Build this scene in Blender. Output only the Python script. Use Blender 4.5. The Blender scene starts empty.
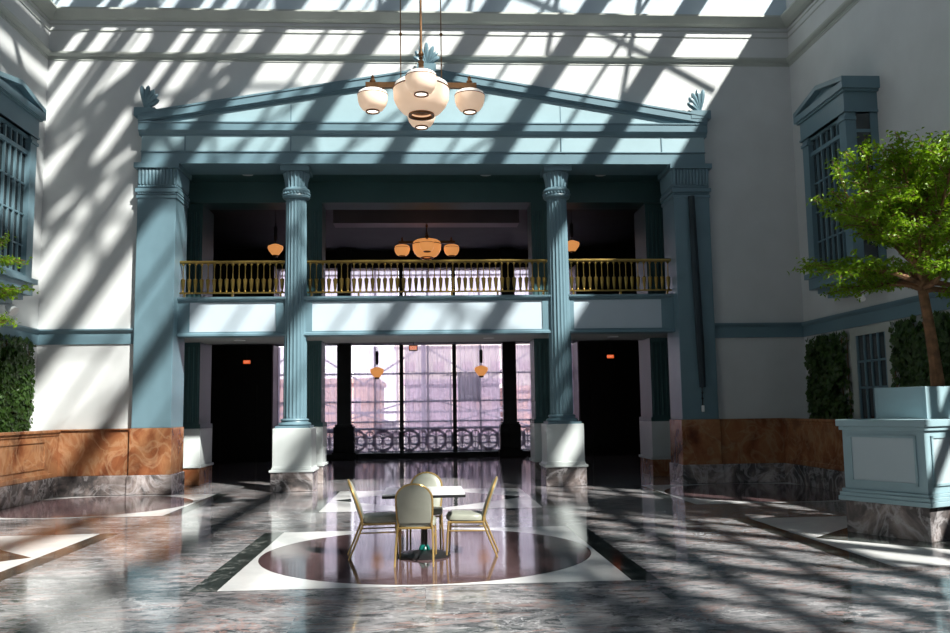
import bpy, bmesh, math, random
from mathutils import Vector, Matrix
random.seed(7)
PI = math.pi
S = bpy.context.scene
COL = S.collection
A = 0.12                       # x of the facade's axis

# ------------------------------------------------------------------ materials
class NT:
    def __init__(s, name):
        s.m = bpy.data.materials.new(name); s.m.use_nodes = True
        s.t = s.m.node_tree; s.b = s.t.nodes['Principled BSDF']
    def n(s, typ, **kw):
        nd = s.t.nodes.new('ShaderNode' + typ)
        for k, v in kw.items():
            if k in nd.inputs: nd.inputs[k].default_value = v
            else: setattr(nd, k, v)
        return nd
    def l(s, a, b): s.t.links.new(a, b)
    def coord(s, scale=(1, 1, 1), rot=(0, 0, 0)):
        g = s.n('NewGeometry'); mp = s.n('Mapping'); s.l(g.outputs['Position'], mp.inputs['Vector'])
        mp.inputs['Scale'].default_value = scale; mp.inputs['Rotation'].default_value = rot
        return mp.outputs[0]
    def noise(s, v, scale, detail=4, rough=.55, dist=0.):
        nd = s.n('TexNoise'); s.l(v, nd.inputs['Vector'])
        nd.inputs['Scale'].default_value = scale; nd.inputs['Detail'].default_value = detail
        nd.inputs['Roughness'].default_value = rough; nd.inputs['Distortion'].default_value = dist
        return nd.outputs['Fac']
    def ramp(s, f, stops):
        r = s.n('ValToRGB'); s.l(f, r.inputs['Fac']); e = r.color_ramp.elements
        while len(e) < len(stops): e.new(.5)
        for x, (p, c) in zip(e, stops):
            x.position = p; x.color = (c, c, c, 1) if isinstance(c, (int, float)) else (*c, 1)
        return r.outputs['Color']
    def mix(s, f, a, b, mode='MIX'):
        m = s.n('Mix', data_type='RGBA', blend_type=mode)
        for i, v in ((0, f), (6, a), (7, b)):
            if hasattr(v, 'links'): s.l(v, m.inputs[i])
            else: m.inputs[i].default_value = v if i == 0 else (*v, 1)
        return m.outputs[2]
    def base(s, c):
        if hasattr(c, 'links'): s.l(c, s.b.inputs['Base Color'])
        else: s.b.inputs['Base Color'].default_value = (*c, 1)
    def set(s, **kw):
        for k, v in kw.items():
            s.b.inputs[k.replace('_', ' ')].default_value = v
    def bump(s, f, strength=.2, dist=.01):
        b = s.n('Bump', Strength=strength, Distance=dist); s.l(f, b.inputs['Height']); s.l(b.outputs[0], s.b.inputs['Normal'])

def paint(name, c, rough=.5, var=.06, bump=0.05, scale=1.4, metal=0.):
    k = NT(name); v = k.coord()
    f = k.noise(v, scale, 5)
    c2 = tuple(x * (1 - var * 2) for x in c); c1 = tuple(min(1, x * (1 + var)) for x in c)
    k.base(k.ramp(f, [(.3, c2), (.7, c1)])); k.set(Roughness=rough, Metallic=metal)
    if bump: k.bump(k.noise(v, 60, 3), bump, .004)
    return k.m

def emis(name, c, st, base=(.8, .8, .8)):
    k = NT(name); k.base(base); k.b.inputs['Emission Color'].default_value = (*c, 1); k.set(Emission_Strength=st, Roughness=.4)
    return k.m

M = {}
M['wall'] = paint('white_plaster', (.56, .585, .59), .75, .03)
M['frieze'] = paint('blue_grey_plaster', (.46, .55, .62), .7, .04)
M['trim'] = paint('grey_trim_paint', (.40, .43, .40), .5, .05)
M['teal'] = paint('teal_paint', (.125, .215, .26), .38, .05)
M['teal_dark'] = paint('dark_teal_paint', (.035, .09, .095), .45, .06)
M['teal_pale'] = paint('pale_teal_paint', (.28, .41, .455), .45, .04)
M['panel'] = paint('pale_blue_white_panel', (.44, .53, .60), .5, .02)
M['panel_grey'] = paint('grey_blue_panel', (.40, .49, .53), .5, .02)
M['plinth'] = paint('pale_grey_stone', (.55, .60, .60), .45, .04)
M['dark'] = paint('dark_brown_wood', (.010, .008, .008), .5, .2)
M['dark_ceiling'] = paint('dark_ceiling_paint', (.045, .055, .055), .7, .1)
M['soffit'] = paint('grey_soffit_paint', (.36, .37, .36), .6, .04)
M['jamb'] = paint('mauve_grey_plaster', (.16, .12, .13), .5, .05)
M['black'] = paint('black_metal', (.012, .012, .013), .35, .1)
M['iron'] = paint('lilac_grey_ironwork', (.26, .22, .32), .5, .1)
M['brass'] = paint('aged_brass', (.36, .25, .075), .32, .12, .02, 6, .95)
M['bronze'] = paint('bronze', (.16, .085, .04), .35, .15, .02, 8, .8)
M['gold'] = paint('gold_frame_enamel', (.47, .32, .12), .3, .06, 0, 4, .6)
M['fabric'] = paint('sage_grey_vinyl', (.27, .285, .24), .42, .05, .15, 8)
M['steel'] = paint('roof_steel', (.25, .30, .32), .5, .05)
M['bark'] = paint('brown_bark', (.22, .115, .055), .85, .3, .5, 9)
M['soil'] = paint('dark_soil', (.03, .02, .015), .95, .3)
M['teal_plastic'] = paint('green_teal_enamel', (.0, .12, .10), .3, .05)
M['white'] = paint('white_enamel', (.75, .78, .78), .4, .03)
M['tabletop'] = paint('white_laminate', (.70, .72, .74), .22, .03)
M['asphalt'] = paint('street_paving', (.50, .44, .50), .9, .1)
M['brick'] = paint('pink_stone', (.75, .48, .46), .8, .08)
M['lilac_stone'] = paint('lilac_stone', (.55, .42, .56), .8, .08)
M['cream'] = paint('cream_stone', (.80, .70, .72), .8, .05)
M['strip_dark'] = paint('dark_slate_grey', (.02, .035, .045), .8, .1)  # plain dark tone of the narrow strip on the pilaster
M['win_far'] = paint('hazed_window_lilac', (.62, .46, .56), .8, .05)  # washed-out haze of the curtain view put into the far windows' colour
M['brown_sign'] = paint('brown_sign', (.06, .03, .025), .6, .1)
M['lamp_bowl'] = emis('alabaster_bowl', (1., .66, .42), .38, (.82, .68, .56))
M['lamp_rim'] = emis('alabaster_rim', (1., .9, .8), .3, (.9, .86, .8))
M['lamp_core'] = emis('lit_bulb_glass', (1., .86, .72), 2.2)
M['amber_bowl'] = emis('amber_glass_lit', (1., .40, .12), .62, (.6, .3, .12))
M['amber_core'] = emis('amber_core', (.6, .2, .05), .2, (.2, .1, .05))
M['downlight'] = emis('downlight_glow', (1., .72, .66), 1.6)
M['exit_red'] = emis('exit_red', (1., .16, .03), .7, (.5, .05, .02))
M['exit_face'] = emis('exit_face', (1., .5, .35), .6, (.7, .4, .3))

def marble_orange():
    k = NT('orange_marble'); v = k.coord((1, 1, .8), (0, .5, .3))
    a = k.noise(v, 1.1, 5, .55, .9); b = k.noise(v, 2.2, 4, .5, 1.2)
    c = k.ramp(a, [(.30, (.09, .026, .012)), (.44, (.23, .085, .037)), (.56, (.34, .16, .075)), (.72, (.15, .055, .03))])
    w = k.ramp(b, [(.44, 0.), (.5, .28), (.56, 0.)])
    c = k.mix(w, c, (.50, .36, .22)); k.base(c); k.set(Roughness=.18); return k.m
M['orange'] = marble_orange()
def marble_grey(name='grey_veined_marble', tint=1.0):
    k = NT(name); v = k.coord()
    a = k.noise(v, 1.6, 6, .6, .8); b = k.noise(v, 1.9, 5, .6, 1.2)
    c = k.ramp(a, [(.34, (.035, .033, .036)), (.47, (.11, .10, .10)), (.56, (.24, .20, .19)), (.68, (.48, .43, .42))])
    w = k.ramp(b, [(.42, 0.), (.48, .45), (.54, 0.)])
    c = k.mix(w, c, (.62, .60, .62)); k.base(c); k.set(Roughness=.16); return k.m
M['gmarble'] = marble_grey()

def floor_mat():
    k = NT('veined_grey_floor_marble')
    g = k.n('NewGeometry')
    br = k.n('TexBrick'); k.l(g.outputs['Position'], br.inputs['Vector'])
    br.offset = .5; br.squash = 1.
    for nm, val in (('Color1', (0, 0, 0, 1)), ('Color2', (1, 1, 1, 1)), ('Mortar', (.5, .5, .5, 1)), ('Scale', 1.), ('Mortar Size', .004), ('Bias', 0.), ('Brick Width', 2.1), ('Row Height', 1.05)):
        br.inputs[nm].default_value = val
    sep = k.n('SeparateColor'); k.l(br.outputs['Color'], sep.inputs[0])
    add = k.n('VectorMath', operation='MULTIPLY_ADD')
    cmb = k.n('CombineXYZ'); k.l(sep.outputs[0], cmb.inputs[0]); k.l(sep.outputs[0], cmb.inputs[1]); k.l(sep.outputs[0], cmb.inputs[2])
    k.l(cmb.outputs[0], add.inputs[0]); add.inputs[1].default_value = (23, 31, 17)
    k.l(g.outputs['Position'], add.inputs[2])
    v = add.outputs[0]
    mp = k.n('Mapping'); k.l(v, mp.inputs['Vector']); mp.inputs['Scale'].default_value = (.75, 1.5, 1); mp.inputs['Rotation'].default_value = (0, 0, .25); v = mp.outputs[0]
    a = k.noise(v, .55, 6, .6, .8); b = k.noise(v, 1.1, 6, .62, 1.2); c_ = k.noise(v, 5.0, 9, .78, .5); d = k.noise(v, .9, 6, .6, 1.6)
    c = k.ramp(a, [(.32, (.035, .040, .046)), (.44, (.085, .095, .105)), (.54, (.19, .195, .205)), (.64, (.10, .10, .11)), (.76, (.30, .29, .30))])
    c = k.mix(k.ramp(c_, [(.42, 0.), (.62, .85)]), c, (.45, .44, .455))
    c = k.mix(k.ramp(c_, [(.32, .8), (.46, 0.)]), c, (.022, .026, .031))
    c = k.mix(k.ramp(b, [(.515, 0.), (.535, .6), (.56, 0.)]), c, (.40, .24, .21))
    c = k.mix(k.ramp(d, [(.485, 0.), (.495, .65), (.505, 0.)]), c, (.62, .62, .64))
    c = k.mix(k.ramp(b, [(.30, .6), (.42, 0.)]), c, (.04, .06, .06))
    c = k.mix(k.ramp(d, [(.62, 0.), (.74, .55)]), c, (.36, .22, .15))
    k.base(c); k.set(Roughness=.09); k.b.inputs['Specular IOR Level'].default_value = .75
    w = k.noise(k.coord((1, .6, 1)), 2.2, 3, .6); k.bump(w, .06, .02)
    return k.m
def polished(name, stops, scale=3, rough=.08):
    k = NT(name); v = k.coord(); k.base(k.ramp(k.noise(v, scale, 8, .7, .6), stops)); k.set(Roughness=rough); k.b.inputs['Specular IOR Level'].default_value = .75
    k.bump(k.noise(k.coord((1, .6, 1)), 2.2, 3, .6), .06, .02); return k.m
M['floor'] = floor_mat()
M['fl_white'] = polished('white_floor_marble', [(.3, (.66, .67, .68)), (.7, (.80, .81, .81))], 2.5, .12)
M['fl_red'] = polished('dark_red_floor_granite', [(.35, (.055, .030, .034)), (.55, (.12, .075, .08)), (.7, (.19, .14, .14))], 14)
M['fl_black'] = polished('dark_green_floor_marble', [(.35, (.015, .022, .02)), (.56, (.05, .06, .058)), (.64, (.22, .23, .22)), (.7, (.04, .05, .05))], 5)

def leaf_mat(name, c1, c2):
    k = NT(name); v = k.coord()
    c = k.ramp(k.noise(v, 9, 3, .7), [(.3, c1), (.7, c2)]); k.base(c); k.set(Roughness=.42)
    t = k.n('BsdfTranslucent'); k.l(k.mix(1., c, (.9, 1., .35), 'MULTIPLY'), t.inputs[0])
    mx = k.n('MixShader'); mx.inputs[0].default_value = .42
    k.l(k.b.outputs[0], mx.inputs[1]); k.l(t.outputs[0], mx.inputs[2])
    k.l(mx.outputs[0], k.t.nodes['Material Output'].inputs[0]); return k.m
M['leaf'] = leaf_mat('bright_green_leaf', (.10, .22, .010), (.30, .46, .02))
M['ivy'] = leaf_mat('dark_ivy_leaf', (.02, .05, .012), (.06, .13, .02))

def glass():
    k = NT('dark_window_glass'); k.base((.02, .03, .035)); k.set(Roughness=.06); k.b.inputs['Specular IOR Level'].default_value = .9
    return k.m
M['glass'] = glass()
def clear_glass():
    k = NT('clear_glass'); t = k.n('BsdfTransparent'); g = k.n('BsdfGlossy', Roughness=.03)
    mx = k.n('MixShader'); mx.inputs[0].default_value = .07
    k.l(t.outputs[0], mx.inputs[1]); k.l(g.outputs[0], mx.inputs[2]); k.l(mx.outputs[0], k.t.nodes['Material Output'].inputs[0]); return k.m
M['clear'] = clear_glass()
def sheer():
    k = NT('sheer_lilac_curtain'); tr = k.n('BsdfTransparent', Color=(1., .97, 1., 1))
    tl = k.n('BsdfTranslucent', Color=(.95, .84, .98, 1)); df = k.n('BsdfDiffuse', Color=(.62, .52, .70, 1))
    m1 = k.n('MixShader'); m1.inputs[0].default_value = .25; k.l(tl.outputs[0], m1.inputs[1]); k.l(df.outputs[0], m1.inputs[2])
    v = k.coord((1, .0, 0.02)); w = k.ramp(k.noise(v, 14, 4, .7), [(.3, .58), (.7, .88)])
    m2 = k.n('MixShader'); k.l(w, m2.inputs[0]); k.l(tr.outputs[0], m2.inputs[1]); k.l(m1.outputs[0], m2.inputs[2])
    k.l(m2.outputs[0], k.t.nodes['Material Output'].inputs[0]); return k.m
M['sheer'] = sheer()

# ------------------------------------------------------------------ mesh helpers
def rootpos(p):
    return p.matrix_world.translation.copy() if False else (Vector(p['_o']) if p and '_o' in p else Vector((0, 0, 0)))
class MB:
    def __init__(s, off=(0, 0, 0)): s.v = []; s.f = []; s.m = []; s.off = off
    def add(s, vs, fs, mi=0):
        b = len(s.v); s.v += [tuple(v) for v in vs]; s.f += [tuple(i + b for i in f) for f in fs]; s.m += [mi] * len(fs); return s
    def box(s, x0, x1, y0, y1, z0, z1, mi=0):
        x0, x1 = min(x0, x1), max(x0, x1); y0, y1 = min(y0, y1), max(y0, y1)
        vs = [(x, y, z) for z in (z0, z1) for y in (y0, y1) for x in (x0, x1)]
        return s.add(vs, [(0, 2, 3, 1), (4, 5, 7, 6), (0, 1, 5, 4), (2, 6, 7, 3), (0, 4, 6, 2), (1, 3, 7, 5)], mi)
    def prism(s, poly, axis, a, b, mi=0):
        # poly in the two other axes (order x,y,z without axis); extruded from a to b
        n = len(poly)
        def P(p, t):
            if axis == 'x': return (t, p[0], p[1])
            if axis == 'y': return (p[0], t, p[1])
            return (p[0], p[1], t)
        vs = [P(p, a) for p in poly] + [P(p, b) for p in poly]
        fs = [tuple(range(n - 1, -1, -1)), tuple(range(n, 2 * n))] + [(i, (i + 1) % n, n + (i + 1) % n, n + i) for i in range(n)]
        return s.add(vs, fs, mi)
    def lathe(s, prof, n=32, c=(0, 0), rf=None, mi=0, caps=True):
        vs = []; fs = []
        for (r, z) in prof:
            for i in range(n):
                a = 2 * PI * i / n; k = rf(a, z) if rf else 1.
                vs.append((c[0] + r * k * math.cos(a), c[1] + r * k * math.sin(a), z))
        for j in range(len(prof) - 1):
            for i in range(n):
                fs.append((j * n + i, j * n + (i + 1) % n, (j + 1) * n + (i + 1) % n, (j + 1) * n + i))
        if caps:
            fs.append(tuple(range(n - 1, -1, -1))); fs.append(tuple(range((len(prof) - 1) * n, len(prof) * n)))
        return s.add(vs, fs, mi)
    def tube(s, pts, r, n=8, mi=0, square=False):
        pts = [Vector(p) for p in pts]; rs = r if isinstance(r, (list, tuple)) else [r] * len(pts)
        vs = []; fs = []; prev = None
        for i, p in enumerate(pts):
            d = (pts[min(i + 1, len(pts) - 1)] - pts[max(i - 1, 0)]).normalized()
            if prev is None:
                u = d.cross(Vector((0, 0, 1)))
                if u.length < .05: u = d.cross(Vector((0, 1, 0)))
            else: u = prev - d * prev.dot(d)
            u.normalize(); prev = u.copy(); w = d.cross(u)
            for k in range(n):
                a = 2 * PI * k / n + (PI / 4 if square else 0)
                vs.append(p + (u * math.cos(a) + w * math.sin(a)) * rs[i])
        for j in range(len(pts) - 1):
            for k in range(n):
                fs.append((j * n + k, j * n + (k + 1) % n, (j + 1) * n + (k + 1) % n, (j + 1) * n + k))
        fs.append(tuple(range(n - 1, -1, -1))); fs.append(tuple(range((len(pts) - 1) * n, len(pts) * n)))
        return s.add(vs, fs, mi)
    def build(s, name, mats, parent=None, smooth=False, bevel=0., world=True, fixn=True):
        me = bpy.data.meshes.new(name)
        o0 = Vector((0, 0, 0))
        if parent is not None and world: o0 = ORG.get(parent.name, Vector((0, 0, 0)))
        me.from_pydata([(v[0] - o0.x, v[1] - o0.y, v[2] - o0.z) for v in s.v], [], s.f)
        for m in (mats if isinstance(mats, (list, tuple)) else [mats]): me.materials.append(m if not isinstance(m, str) else M[m])
        me.polygons.foreach_set('material_index', s.m)
        if fixn:
            bm = bmesh.new(); bm.from_mesh(me); bmesh.ops.recalc_face_normals(bm, faces=bm.faces); bm.to_mesh(me); bm.free()
        o = bpy.data.objects.new(name, me); COL.objects.link(o)
        if parent is not None:
            o.parent = parent; ORG[o.name] = o0
        if smooth:
            for p in me.polygons: p.use_smooth = True
            if smooth != 'all':
                for e in me.edges: pass
                try: me.set_sharp_from_angle(angle=math.radians(35))
                except Exception: pass
        if bevel:
            b = o.modifiers.new('bevel', 'BEVEL'); b.width = bevel; b.segments = 2; b.limit_method = 'ANGLE'
        return o
ORG = {}
def thing(name, label, cat, loc=(0, 0, 0), group=None, rz=0., kind=None):
    o = bpy.data.objects.new(name, None); COL.objects.link(o); o.location = loc; o.rotation_euler.z = rz
    o.empty_display_size = .2
    if label: o['label'] = label
    if cat: o['category'] = cat
    if group: o['group'] = group
    if kind: o['kind'] = kind
    ORG[o.name] = Vector(loc); return o
def tag(o, label, cat, group=None):
    o['label'] = label; o['category'] = cat
    if group: o['group'] = group
    return o
def struct(o, label=None, cat=None):
    o['kind'] = 'structure'
    if label: o['label'] = label
    if cat: o['category'] = cat
    return o
KIDS = {}
def copy_tree(o, parent=None):
    c = o.copy(); COL.objects.link(c); c.parent = parent
    for ch in [x for x in list(bpy.data.objects) if x.parent == o]: copy_tree(ch, c)
    return c
def dup(o, loc, label, rz=None, group=None):
    c = copy_tree(o); c.location = loc; c['label'] = label
    if rz is not None: c.rotation_euler.z = rz
    if group: c['group'] = group
    return c

# ------------------------------------------------------------------ room shell
XL, XR, YB, YW = -8.10, 8.42, -6.5, 18.70     # side walls, front wall behind the camera, facade wall
ZT = 11.40
# floor with inlays: one mesh
fb = MB(); fb.box(XL - .3, XR + .3, YB - .3, 31.4, -.25, 0)
def quad(mb, pts, z, mi): mb.add([(x, y, z) for x, y in pts], [tuple(range(len(pts)))], mi)
def inlay(cx, cy, half, kind):
    z = .0012
    sq = lambda h: [(cx - h, cy - h), (cx + h, cy - h), (cx + h, cy + h), (cx - h, cy + h)]
    quad(fb, [(cx - half - .26, cy - half), (cx + half + .26, cy - half), (cx + half + .26, cy + half), (cx - half - .26, cy + half)], z, 3); quad(fb, sq(half), z + .0008, 1)
    if kind == 'circle': quad(fb, [(cx + half * .975 * math.cos(a), cy + half * .975 * math.sin(a)) for a in [2 * PI * i / 96 for i in range(96)]], z + .0016, 2)
    else:
        h = half * .96; quad(fb, [(cx - h, cy), (cx, cy - h), (cx + h, cy), (cx, cy + h)], z + .0016, 3 if cx else 2)
inlay(.015, 10.38, 1.955, 'circle'); inlay(.11, 16.52, 1.86, 'diamond')
inlay(6.72, 10.72, 1.98, 'diamond'); inlay(-6.47, 10.68, 1.95, 'diamond')
inlay(-6.12, 16.5, 1.86, 'circle'); inlay(6.42, 16.5, 1.86, 'circle')
struct(fb.build('floor', ['floor', 'fl_white', 'fl_red', 'fl_black'], fixn=False))
for p in bpy.data.objects['floor'].data.polygons: pass

w = MB()
OPX0, OPX1, OPZ = A - 5.65, A + 5.72, 7.20
w.box(XL - .3, OPX0, YW, YW + .4, 0, ZT); w.box(OPX1, XR + .3, YW, YW + .4, 0, ZT); w.box(OPX0, OPX1, YW, YW + .4, OPZ, ZT)
struct(w.build('wall_back', 'wall'))
struct(MB().box(XL - .3, XL, YB, 31.4, 0, ZT).build('wall_left', 'wall'))
w = MB(); GY0, GY1, GZ0 = -4.5, 12.4, 3.2
w.box(XR, XR + .3, YB, GY0, 0, ZT); w.box(XR, XR + .3, GY1, 31.4, 0, ZT); w.box(XR, XR + .3, GY0, GY1, 0, GZ0)
struct(w.build('wall_right', 'wall'))
struct(MB().box(XL - .3, XR + .3, YB - .3, YB, 0, ZT).build('wall_front', 'wall'))
# tall glazed opening of the right wall
wf = MB()
y = GY0
i = 0
while y < GY1 + .01:
    r = .16 if i % 3 == 0 else .05
    wf.box(XR + .05, XR + .25, y - r, y + r, GZ0, ZT); y += (GY1 - GY0) / 15; i += 1
for j in range(7):
    z = GZ0 + (ZT - GZ0) * j / 6; r = .12 if j % 2 == 0 else .05
    wf.box(XR + .06, XR + .24, GY0, GY1, z - r, z + r)
o = struct(wf.build('window_3', 'steel'))

# vaulted skylight frame on top of the walls
def vz(x): return ZT + 3.0 * math.cos(PI * (x - (XL + XR) / 2) / (XR - XL + .3))
def vx(X0):
    x = X0
    for _ in range(40): x = .5 * x + .5 * (X0 + .65 * (vz(x) - ZT))
    return x
rf = MB()
girders = [6.62 - 2.25 * k for k in range(0, 11)]
for k, X0 in enumerate(girders):
    x = vx(X0)
    if XL < x < XR: rf.tube([(x, YB, vz(x)), (x, YW, vz(x))], .27, 6)
    for off, rr_ in (((1.1, .05),) if X0 > 1 else ((1.1, .06), (.6, .03))) + (((.85, .15), (1.6, .13)) if X0 < -2 else ()):  # unseen extra purlins at low X0, added to thicken the cast shadows
        x = vx(X0 - off)
        if XL < x < XR: rf.tube([(x, YB, vz(x)), (x, YW, vz(x))], rr_, 5)
    
def arc(y0, x0, x1, y1=None, n=14, r=.06):
    y1 = y0 if y1 is None else y1
    rf.tube([(x0 + (x1 - x0) * i / n, y0 + (y1 - y0) * i / n, vz(x0 + (x1 - x0) * i / n)) for i in range(n + 1)], r, 5)
for yy in [YB + 4.6 * k for k in range(6)]: arc(yy, XL, XR, n=24, r=.06)
for yy in [YB + 2.3 + 4.6 * k for k in range(5)]: arc(yy, XL, 1., n=24, r=.06)
xs = [vx(X0) for X0 in girders]; xs = [x for x in xs if XL < x < XR]
for a, b in zip(xs, xs[1:]):
    for q in range(5):
        y0 = YB + 1.0 + q * 5.2
        arc(y0 + (q % 2) * .7, a, b, y0 + 3.4, 3, .06 if a > 1 else .09)
        arc(y0 + 4.4, a, b, y0 + 1.4, 3, .05 if a > 1 else .08)
        if a < 0: arc(y0 + 2.2, b, a, y0 + 4.9, 3, .13); arc(y0 + 4.4, b, a, y0 + 2.5, 3, .10)  # more unseen braces on this side, added for denser wall shadows
struct(rf.build('ceiling', 'steel'))

# --- moulded bands of the hall
def yz_band(name, poly, mat, x0, x1): return struct(MB().prism(poly, 'x', x0, x1).build(name, mat))
F = YW
n_tr = [0]
def trim(mb, mat, smooth=False):
    n_tr[0] += 1; return struct(mb.build('trim_%d' % n_tr[0], mat, smooth=smooth))
def around(prof, mat, y_end=YB):
    """a moulding profile (projection, z) run along the back and both side walls, mitred"""
    mb = MB(); rings = []
    path = [((XL, y_end), (1, 0)), ((XL, F), (1, -1)), ((XR, F), (-1, -1)), ((XR, y_end), (-1, 0))]
    vs = []
    for (p, d) in path:
        for (q, z) in prof: vs.append((p[0] + d[0] * q, p[1] + d[1] * q, z))
    n = len(prof); fs = []
    for k in range(3):
        for i in range(n): fs.append((k * n + i, k * n + (i + 1) % n, (k + 1) * n + (i + 1) % n, (k + 1) * n + i))
    fs.append(tuple(range(n))); fs.append(tuple(range(3 * n, 4 * n)))
    mb.add(vs, fs); return trim(mb, mat)
around([(-.02, 9.34), (.015, 9.34), (.015, 9.36), (.005, 9.365), (.005, 9.39), (.02, 9.395), (.02, 9.42), (.06, 9.435), (.10, 9.47), (.11, 9.505), (-.02, 9.515)], 'trim')
around([(-.02, 10.25), (.05, 10.25), (.07, 10.265), (.12, 10.29), (.22, 10.38), (.25, 10.41), (.25, 10.45), (-.02, 10.46)], 'trim')
around([(-.02, 10.15), (.02, 10.15), (.02, 10.17), (-.02, 10.175)], 'trim')
around([(-.02, 10.01), (.02, 10.01), (.02, 10.03), (-.02, 10.035)], 'trim')
struct(MB().box(XL, XR, F - .012, F, 10.45, ZT).build('wall_attic', 'frieze'))
# belt course
BP = [(-.02, 3.13), (.03, 3.13), (.03, 3.36), (.06, 3.38), (.09, 3.42), (.09, 3.45), (-.02, 3.46)]
def belt(path):
    mb = MB(); n = len(BP); vs = [(p[0] + d[0] * q, p[1] + d[1] * q, z) for (p, d) in path for (q, z) in BP]; fs = []
    for k in range(len(path) - 1):
        for i in range(n): fs.append((k * n + i, k * n + (i + 1) % n, (k + 1) * n + (i + 1) % n, (k + 1) * n + i))
    fs += [tuple(range(n)), tuple(range((len(path) - 1) * n, len(path) * n))]
    mb.add(vs, fs); trim(mb, 'teal')
belt([((XL, YB), (1, 0)), ((XL, F), (1, -1)), ((A - 6.2, F), (0, -1))])
belt([((A + 6.25, F), (0, -1)), ((XR, F), (-1, -1)), ((XR, YB), (-1, 0))])

# --- wainscot of the back wall and the low marble planter walls
def wains(x0, x1, name, label):
    t = thing(name, label, 'wainscot', ((x0 + x1) / 2, F - .1, 0))
    MB().box(x0, x1, F - .12, F, .40, 1.33).build('marble_panel', 'orange', t, bevel=.008)
    MB().box(x0, x1, F - .17, F, 0, .40).build('base_block', 'gmarble', t, bevel=.012)
    MB().box(x0, x1, F - .16, F, 1.33, 1.36).build('cap', 'orange', t, bevel=.006)
wains(-7.55, A - 6.24, 'marble_wainscot', 'short orange marble wainscot below the sunlit white wall, beside the paler pilaster')
wains(A + 6.28, 7.80, 'marble_wainscot', 'orange marble wainscot below the shaded wall, beside the pilaster with the dark strip')
def side_planter(sx, xf, xw, label):
    t = thing('marble_planter_wall', label, 'planter', ((xf + xw) / 2, 12, 0))
    y0, y1 = -3.0, F
    d = -sx   # facing direction in x
    MB().box(xf, xf + sx * .12, y0, y1, .40, 1.30).build('marble_panel', 'orange', t)
    MB().box(xf + d * .06, xf + sx * .14, y0, y1, 0, .40).build('base_block', 'gmarble', t, bevel=.01)
    m = MB(); m.box(xf + d * .05, xf + sx * .16, y0, y1, 1.30, 1.36); m.box(xf + d * .02, xf + sx * .1, y0, y1, 1.24, 1.30)
    m.build('coping', 'orange', t, bevel=.01)
    MB().box(xf + d * .03, xf + sx * .1, y0, y1 - .4, .40, .50).build('lower_moulding', 'orange', t, bevel=.012)
    k = 0; yy = y1 - .75
    fr = MB()
    while yy - 2.2 > y0 + 1:
        a, b = yy - 2.2, yy
        for (p, q, r, s_) in ((a, b, .60, .64), (a, b, 1.12, 1.16), (a, a + .04, .64, 1.12), (b - .04, b, .64, 1.12)):
            fr.box(xf + d * .018, xf, p, q, r, s_)
        yy -= 2.55
    fr.build('panel_moulding', 'orange', t)
    MB().box(xf + sx * .14, xw, y0, y1, .9, 1.22).build('soil', 'soil', t)
side_planter(-1, -7.55, XL, 'orange marble planter wall carrying ivy below the sunlit oriel window')
side_planter(1, 7.80, XR, 'orange marble planter wall carrying ivy behind the tree box')

# ------------------------------------------------------------------ pilasters
def box_cap(mb, x0, x1, y0, y1, z0, z1): mb.box(x0, x1, y0, y1, z0, z1)
def pilaster(sx, label):
    # face away-from-axis edge at 6.18, inner edge 5.38
    if sx < 0: x0, x1 = A - 6.19, A - 5.38
    else: x0, x1 = A + 5.44, A + 6.24
    y0, y1 = 18.54, 19.46
    t = thing('square_pilaster', label, 'pilaster', ((x0 + x1) / 2, 19.0, 0), 'tall teal pilasters at the ends of the portico' if 0 else None)
    # orange base, grey foot
    MB().box(x0 - .03, x1 + .02, y0 - .02, y1, .40, 1.36).build('marble_base', 'orange', t, bevel=.008)
    MB().box(x0 - .06, x1 + .05, y0 - .05, y1 + .03, 0, .40).build('foot_block', 'gmarble', t, bevel=.012)
    MB().box(x0, x1, y0, y1, 1.36, 6.28).build('shaft', 'teal', t, bevel=.012)
    c = MB()
    c.box(x0 - .02, x1 + .02, y0 - .02, y1 + .02, 6.24, 6.30)
    c.box(x0 - .04, x1 + .04, y0 - .04, y1 + .04, 6.37, 6.45)
    c.box(x0 + .0, x1 - .0, y0, y1, 6.28, 6.92)
    c.box(x0 - .07, x1 + .07, y0 - .08, y1 + .05, 6.89, 7.0)
    # bead rows
    for zz, r in ((6.335, .028), (6.49, .024)):
        n = 18
        for i in range(n):
            x = x0 + (x1 - x0) * (i + .5) / n; c.lathe([(.004, zz - r), (r * .8, zz - r * .5), (r, zz), (r * .8, zz + r * .5), (.004, zz + r)], 6, (x, y0 - .012))
        for i in range(n):
            yy = y0 + (y1 - y0) * (i + .5) / n
            xi = x1 + .012 if sx < 0 else x0 - .012
            c.lathe([(.004, zz - r), (r * .8, zz - r * .5), (r, zz), (r * .8, zz + r * .5), (.004, zz + r)], 6, (xi, yy))
    # fluted necking
    n = 11
    for i in range(n):
        x = x0 + (x1 - x0) * (i + .5) / n
        c.lathe([(.022, 6.54), (.034, 6.60), (.036, 6.74), (.044, 6.83), (.03, 6.89)], 8, (x, y0 - .006))
        yy = y0 + (y1 - y0) * (i + .5) / n; xi = x1 + .006 if sx < 0 else x0 - .006
        c.lathe([(.022, 6.54), (.034, 6.60), (.036, 6.74), (.044, 6.83), (.03, 6.89)], 8, (xi, yy))
    c.build('capital', 'teal', t, smooth=True)
    return t
pilaster(-1, 'square teal pilaster beside the sunlit white wall, marbled with truss shadows')
pilaster(1, 'square teal pilaster in shade, with a dark strip running down its face')
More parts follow.
